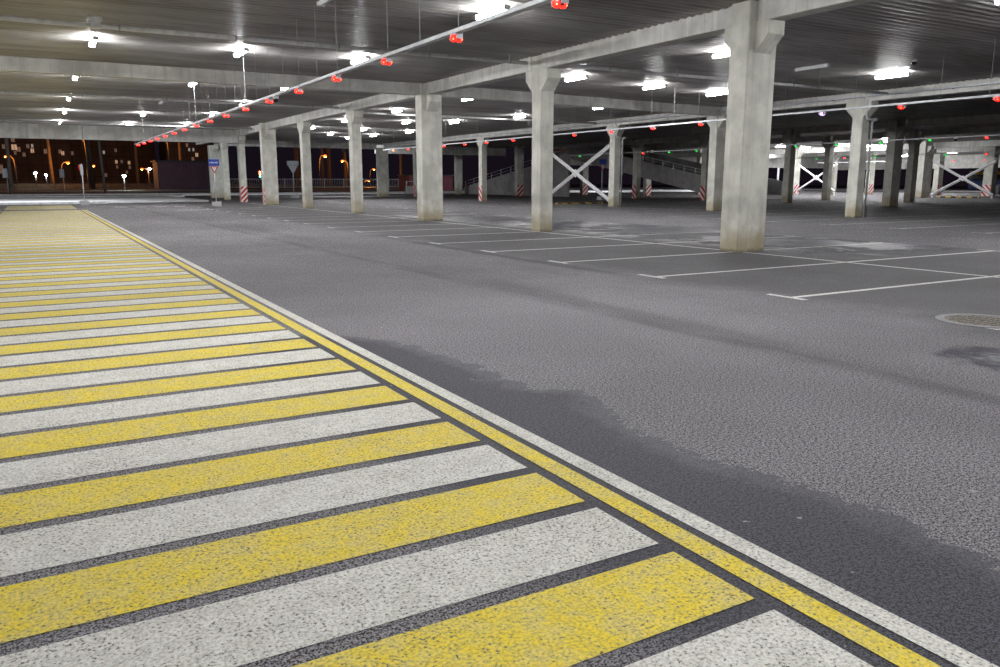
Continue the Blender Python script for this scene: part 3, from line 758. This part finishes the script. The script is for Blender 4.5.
t = thing('portable_sign', (40.6, 53.3, 0), 'blue sign over a pale triangle standing behind the bracing column', 'sign')
x, y = 40.6, 53.3
foot(t, x, y, .3); MB().tube([(x, y+.05, .2), (x, y+.05, 3.28)], .05, 8).build('post', M['sign_back'], t)
MB().box(x-.36, x+.36, y-.03, y, 2.87, 3.28, .005).build('blue_plate', M['sign_blue'], t)
yield_sign(t, x, y-.02, 2.84, .6, True)
t = thing('street_sign', (97.0, 53.0, 0), 'blue square sign over a red triangle behind the right hand bracing', 'sign')
x, y = 97.0, 53.0
MB().tube([(x, y+.05, 0), (x, y+.05, 2.9)], .06, 8).build('post', M['pole_dark'], t)
MB().box(x-.35, x+.35, y-.03, y, 2.1, 2.75, .005).build('blue_plate', M['sign_blue'], t)
yield_sign(t, x, y-.03, 2.05, .6, True)
for (x, y), l in (((98.5, 52.9), 'dark round litter bin at the blue square sign'), ((99.5, 50.6), 'dark litter bin beside the far striped column at the right edge')):
    t = thing('litter_bin', (x, y, 0), l, 'bin', 'litter bins at the far right')
    MB().lathe([(.3, 0), (.38, .1), (.42, .9), (.36, 1.0)], (x, y, 0), 14).build('bin_body', M['dark'], t)
    MB().lathe([(.43, .95), (.43, 1.0), (.2, 1.12)], (x, y, 0), 14).build('bin_lid', M['dark'], t)

# ------------------------------------------------------------------ outdoors
def slab(x0, x1, y0, y1, h, name, mat):
    return struct(MB().box(x0, x1, y0, y1, 0.001, h), name, mat)
slab(-60, 11.5, 63.5, 84, .12, 'pavement', M['conc_light'])
slab(-60, 13, 84, 86.2, .16, 'trim_1', M['kerb'])
slab(-60, 120, 100, 104, .16, 'trim_2', M['kerb'])
slab(-60, 120, 104, 124, .12, 'pavement', M['road'])
slab(-60, 150, 124, 150, .14, 'pavement', M['conc_light'])
slab(-60, 220, 150, 166, .2, 'verge', M['grass'])
slab(14, 112, 92, 93, .15, 'trim_3', M['kerb'])
slab(118, 124, 20, 100, .15, 'pavement', M['kerb'])
slab(132, 160, 10, 150, .12, 'pavement', M['conc_light'])
slab(-60, 4.5, 61.6, 62.1, .14, 'trim_4', M['kerb'])

# added, unseen floodlights on the outer deck edge that brighten the ground outside
def added_edge_flood(x, y, dx, dy):
    t = thing('hanging_added_floodlight', (x, y, 4.35), 'added unseen floodlight on the outer face of the deck edge, facing the street', 'floodlight', 'added floodlights on the outer deck edge')
    MB().box(x-.2, x+.2, y-.06, y+.06, 4.25, 4.55, .02).build('lamp_body', M['dark'], t)
    b = MB(); b.bm.faces.new([b.bm.verts.new(p) for p in ((x+.17, y+.065, 4.29), (x-.17, y+.065, 4.29), (x-.17, y+.11, 4.51), (x+.17, y+.11, 4.51))])
    b.build('lens', M['added_edge_flood'], t, keep=True)
M['added_edge_flood'] = emit('added_cool_floodlight', (0.92, 0.96, 1.0), 2600)
for x, y in ((-9, 61.0), (-3, 61.0), (2, 61.0), (26.5, 75.45), (70, 88.5), (88, 88.5), (104, 88.5)): added_edge_flood(x, y, 0, 1)
# purple shed
t = thing('metal_shed', (23.2, 150, 0), 'dark purple sheet metal shed across the street, left of the blue sign', 'shed')
MB().box(18.9, 27.6, 148, 154, 0, 4.75).build('shed_wall', M['purple'], t)
MB().box(18.6, 27.9, 147.7, 154.3, 4.75, 5.05, .03).build('shed_roof', M['dark'], t)
t = thing('metal_shed', (52, 108, 0), 'maroon sheet metal hut behind the low wall right of the broad column', 'shed')
MB().box(47.5, 54.5, 108, 112, 0, 2.3).build('shed_wall', M['maroon'], t)
MB().box(47.3, 54.7, 107.8, 112.2, 2.3, 2.45).build('shed_roof', M['dark'], t)

def fence(x0, x1, y, h, label, mat, step=3.0):
    t = thing('street_fence', ((x0+x1)/2, y, 0), label, 'fence', 'street fences')
    MB().box(x0, x1, y-.04, y+.04, h-.1, h).box(x0, x1, y-.04, y+.04, .35, .45).build('rail', M[mat], t)
    x = x0
    while x <= x1:
        MB().box(x-.06, x+.06, y-.06, y+.06, 0, h+.1).build('fence_post', M[mat], t); x += step
    b = MB(); x = x0
    while x < x1:
        b.box(x-.02, x+.02, y-.02, y+.02, .4, h-.05); x += .35
    b.build('bars', M[mat], t)
fence(-14, 16, 168, 1.5, 'long low street fence lit orange in the left outdoor view', 'pole_brown', 3)
fence(31, 76, 158, 2.0, 'grey street fence behind the slim columns, before the orange lamps', 'galv', 4)
t = thing('guard_wall', (0, 176, 0), 'orange lit concrete road barrier behind the left street fence', 'barrier')
MB().prism([(-30, 175.7, 0), (-30, 176.3, 0), (-30, 176.1, 1.1), (-30, 175.9, 1.1)], (80, 0, 0)).build('barrier_wall', M['pole_brown'], t)

# utility poles and lamps
def pole(x, y, h, r, label, mat, lean=0.0, arm=True):
    t = thing('utility_pole', (x, y, 0), label, 'pole', 'street poles')
    MB().tube([(x, y, 0), (x+lean*h*.5, y, h*.5), (x+lean*h, y, h)], r, 10, r*.7).build('mast', M[mat], t)
    if arm: MB().box(x+lean*h-1.2, x+lean*h+1.2, y-.08, y+.08, h-.9, h-.75).build('crossarm', M[mat], t)
    return t
pole(-1.9, 110, 13, .24, 'brown utility pole at the far left edge behind a sign', 'pole_brown')
pole(4.4, 205, 19, .40, 'orange lit utility pole in the left outdoor view', 'pole_brown', -.02)
pole(9.6, 160, 14, .42, 'thick dark pole right of the arched street lamp', 'pole_dark', -.03)
pole(7.25, 101, 11, .17, 'slim dark pole leaning left behind the kerb, left of the shed', 'pole_dark', -.035)
pole(24.4, 230, 15, .45, 'brownish pole under the end of the red indicator tray', 'pole_brown')
pole(30.0, 196, 17, .32, 'pale pole behind the purple shed', 'pole_brown')
pole(60.5, 210, 18, .75, 'dark thick pole behind the back of the sign', 'pole_dark')
pole(77, 234, 20, .7, 'pale pole right of the glaring orange lamp', 'pole_brown')
pole(73.2, 228, 19, .45, 'thin pole just left of the glaring orange lamp', 'pole_brown')
pole(83, 237, 17, .6, 'brown pole between the slim column and the corner column', 'pole_brown')
pole(84, 196, 16, .5, 'pale pole right of the deck corner column', 'pole_brown')
pole(107, 93, 9, .2, 'pale pole outside, right of the largest column', 'galv', 0, False)
pole(110, 78, 8, .14, 'thin dark pole behind the small far bracing', 'pole_dark', 0, False)

def lamp_post(x, y, z, mat, r, label, side=1, pm='pole_dark', down=True):
    t = thing('street_lamp', (x, y, 0), label, 'street lamp', 'street lamps')
    px_ = x+side*1.4
    if down: MB().tube([(px_, y, 0), (px_, y, z*.75), (px_-side*.1, y, z*.92), (px_-side*.5, y, z+.12), (x, y, z+.18)], .14, 8, .07).build('mast', M[pm], t)
    else: MB().tube([(x, y+.3, 0), (x, y+.3, z)], .1, 8).build('mast', M[pm], t)
    MB().box(x-r*1.2, x+r*1.2, y-r, y+r, z+r*.6, z+r*.6+.12, .02).build('lamp_hood', M['pole_dark'], t)
    MB().sphere((x, y, z), r, .7, 12).build('bulb', M[mat], t)
    if mat == 'sodium':      # the light this lamp throws
        l = bpy.data.lights.new('sodium_light', 'POINT'); l.color = (1.0, 0.33, 0.05); l.energy = 800; l.shadow_soft_size = .25
        lo = bpy.data.objects.new('sodium_light', l); COL.objects.link(lo); lo.location = (x, y, z-r*.7-.3)
lamp_post(8.2, 170, 9.3, 'sodium', 0.28, 'tall orange street lamp with arched arm close under the edge beam')
lamp_post(7.56, 200, 5.45, 'sodium', 0.33, 'orange street lamp in the middle of the left outdoor view', -1)
lamp_post(12.5, 200, 4.85, 'sodium', 0.28, 'orange street lamp right of the thick dark pole', -1)
lamp_post(-3.5, 180, 6.1, 'sodium', 0.22, 'small orange street lamp near the left picture edge', 1)
lamp_post(22.2, 200, 4.27, 'sodium', 0.28, 'orange street lamp just left of the purple shed', 1)
lamp_post(23.8, 200, 4.28, 'bluewhite', .34, 'white street lamp just left of the purple shed', 1, 'pole_dark')
lamp_post(25.4, 190, 10.5, 'sodium', 0.23, 'orange street lamp under the edge beam above the shed', 1)
lamp_post(1.05, 170, 3.0, 'flood', .3, 'white floodlight in the left outdoor view', 1, 'pole_dark', False)
lamp_post(12.9, 140, 2.33, 'flood', .26, 'white floodlight right of the slim leaning pole', 1, 'pole_dark', False)
lamp_post(3.0, 190, 2.8, 'bluewhite', .24, 'bluish lamp left of the orange lit utility pole', 1, 'pole_dark', False)
lamp_post(58.5, 180, 7.17, 'sodium', 0.39, 'glaring orange street lamp seen between slim columns', -1)
lamp_post(66.0, 190, 6.37, 'sodium', 0.33, 'orange street lamp seen beside a slim column, second from the glaring one', 1)
lamp_post(89.7, 230, 5.0, 'sodium', 0.33, 'small orange street lamp left of the corner column', -1)
lamp_post(76.5, 200, 1.61, 'sodium', 0.17, 'low orange lamp at the foot of the corner column', -1)

t = thing('traffic_light', (36.4, 150, 0), 'traffic light showing red left of the broad striped column', 'traffic light')
MB().tube([(36.4, 150.3, 0), (36.4, 150.3, 3.3)], .08, 8).build('mast', M['pole_dark'], t)
hd = MB().box(36.15, 36.65, 149.95, 150.25, 2.1, 3.5, .04).build('signal_head', M['dark'], t)
for z, m in ((3.2, 'sig_red'), (2.8, 'sig_amber'), (2.4, 'sig_green')): MB().sphere((36.4, 149.94, z), .17, 1).build('lens', M[m], hd)
# small street signs far left
for (x, y, h), l in (((-2.3, 112, 2.9), 'pale sign on a thin post at the far left, before the utility pole'), ((3.9, 122, 3.0), 'pale sign on a thin post right of the orange lit utility pole')):
    t = thing('street_sign', (x, y, 0), l, 'sign', 'far street signs')
    MB().tube([(x, y, 0), (x, y, h)], .05, 8).build('post', M['galv'], t)
    MB().box(x-.4, x+.15, y-.04, y-.01, h-1.0, h+.1, .01).build('sign_plate', M['sign_back'], t)

# apartment blocks with lit windows
def block(x0, x1, y, h, mat, wins, label):
    t = thing('apartment_building', ((x0+x1)/2, y, 0), label, 'building', 'apartment buildings')
    MB().box(x0, x1, y, y+14, 0, h).build('facade', M[mat], t)
    MB().box(x0-.3, x1+.3, y-.3, y+14.3, h, h+.5).build('roof', M['dark'], t)
    lit = set()
    for i, (x, z, m, s) in enumerate(wins):
        s *= .6
        f = MB().box(x-s-.1, x+s+.1, y-.06, y+.02, z-.75*s-.35, z+.75*s+.35).build('window', M['winframe'], t)
        MB().box(x-s, x-.05, y-.09, y-.05, z-.75*s-.25, z+.75*s+.25).box(x+.05, x+s, y-.09, y-.05, z-.75*s-.25, z+.75*s+.25).build('pane', M[m], f)
    return t
W, D_, P2 = 'win_warm', 'win_dim', 'win_pale'
block(-22, 10, 240, 26, 'facade_dark', [(-2.6, 10, W, .95), (-1.7, 9.5, D_, .7), (-4.8, 10.1, D_, .6), (.4, 10.3, D_, .5), (1.4, 10.4, P2, .35), (1.3, 9.2, W, .6), (4.3, 9.1, D_, .7), (-2.5, 8.6, D_, .4), (-.6, 8.2, D_, .5),
      (7.5, 9.1, D_, .5), (8.1, 8.7, W, .55), (-5.9, 5.1, D_, .6), (-6, 4.0, D_, .6), (-2.7, 11.8, D_, .6)], 'dark apartment block with lit windows in the left outdoor view')
block(10.8, 32.4, 256, 30, 'facade_brown', [(10.9, 9.2, D_, .6), (18.9, 9.6, P2, .4), (22, 10.2, D_, .45), (21.9, 7.0, W, .5), (23.3, 7.1, D_, .4), (25.2, 6.8, W, .5), (25.3, 5.5, D_, .45), (18.9, 3.3, D_, .5), (15.1, 8, D_, .4), (24.4, 4.1, D_, .4), (22, 5.6, D_, .4)],
      'brownish apartment block with lit windows above the floodlight')
block(33.2, 47, 240, 28, 'facade_dark', [(41.1, 8.8, W, .6), (40, 7.7, D_, .5), (39.2, 10.2, P2, .35), (40.3, 10.2, P2, .35), (38.7, 11.4, D_, .45)], 'dark apartment block with lit windows above the purple shed')

# bus in the street far right
t = thing('bus', (122, 66, 0), 'blue and yellow bus standing in the street behind the right hand bracing', 'bus')
bx = 127; by0, by1 = 62, 73
MB().box(bx, bx+2.5, by0, by1, .35, 1.75, .08).build('lower_body', M['bus_blue'], t)
MB().box(bx+.02, bx+2.48, by0, by1, 1.75, 2.55, .05).build('window_band', M['glass'], t)
MB().box(bx, bx+2.5, by0, by1, 2.55, 3.1, .1).build('roof', M['bus_yellow'], t)
for y in (by0+2, by1-2.6):
    MB().tube([(bx-.03, y, .48), (bx+.28, y, .48)], .48, 16).build('wheel', M['dark'], t)
MB().box(bx-.03, bx, by0+.2, by0+.6, .9, 1.1).build('tail_light', M['sig_amber'], t)
t = thing('traffic_cone', (48.9, 76, 0), 'orange barrier post under the ramp behind the bracing', 'barrier post')
MB().lathe([(.18, 0), (.18, .06), (.11, .08), (.09, 1.2), (.03, 1.25)], (48.9, 76, 0), 12).build('post_body', M['orange'], t)
t.name = 'barrier_post'

# ------------------------------------------------------------------ sky, camera, view
w = bpy.data.worlds.new('night'); SC.world = w; w.use_nodes = True
bg = w.node_tree.nodes['Background']; bg.inputs[0].default_value = (0.0045, 0.003, 0.0055, 1); bg.inputs[1].default_value = 1.0

cam = bpy.data.cameras.new('camera'); co = bpy.data.objects.new('camera', cam); COL.objects.link(co)
co.location = (0, 0, 1.5); co.rotation_euler = (math.radians(90-10.806), 0, math.radians(-30.107))
cam.sensor_width = 36; cam.lens = 796.66*36/1000; cam.clip_end = 1000; cam.clip_start = .05
SC.camera = co
vs = SC.view_settings; vs.view_transform = 'Standard'; vs.look = 'None'; vs.gamma = 1; vs.use_curve_mapping = False
vs.exposure = 0.62
SC.cycles.use_light_tree = True
SC.cycles.denoising_prefilter = 'NONE'
SC.cycles.max_bounces = 6; SC.cycles.diffuse_bounces = 4; SC.cycles.glossy_bounces = 3
SC.cycles.sample_clamp_indirect = 6.0; SC.cycles.caustics_reflective = False; SC.cycles.caustics_refractive = False
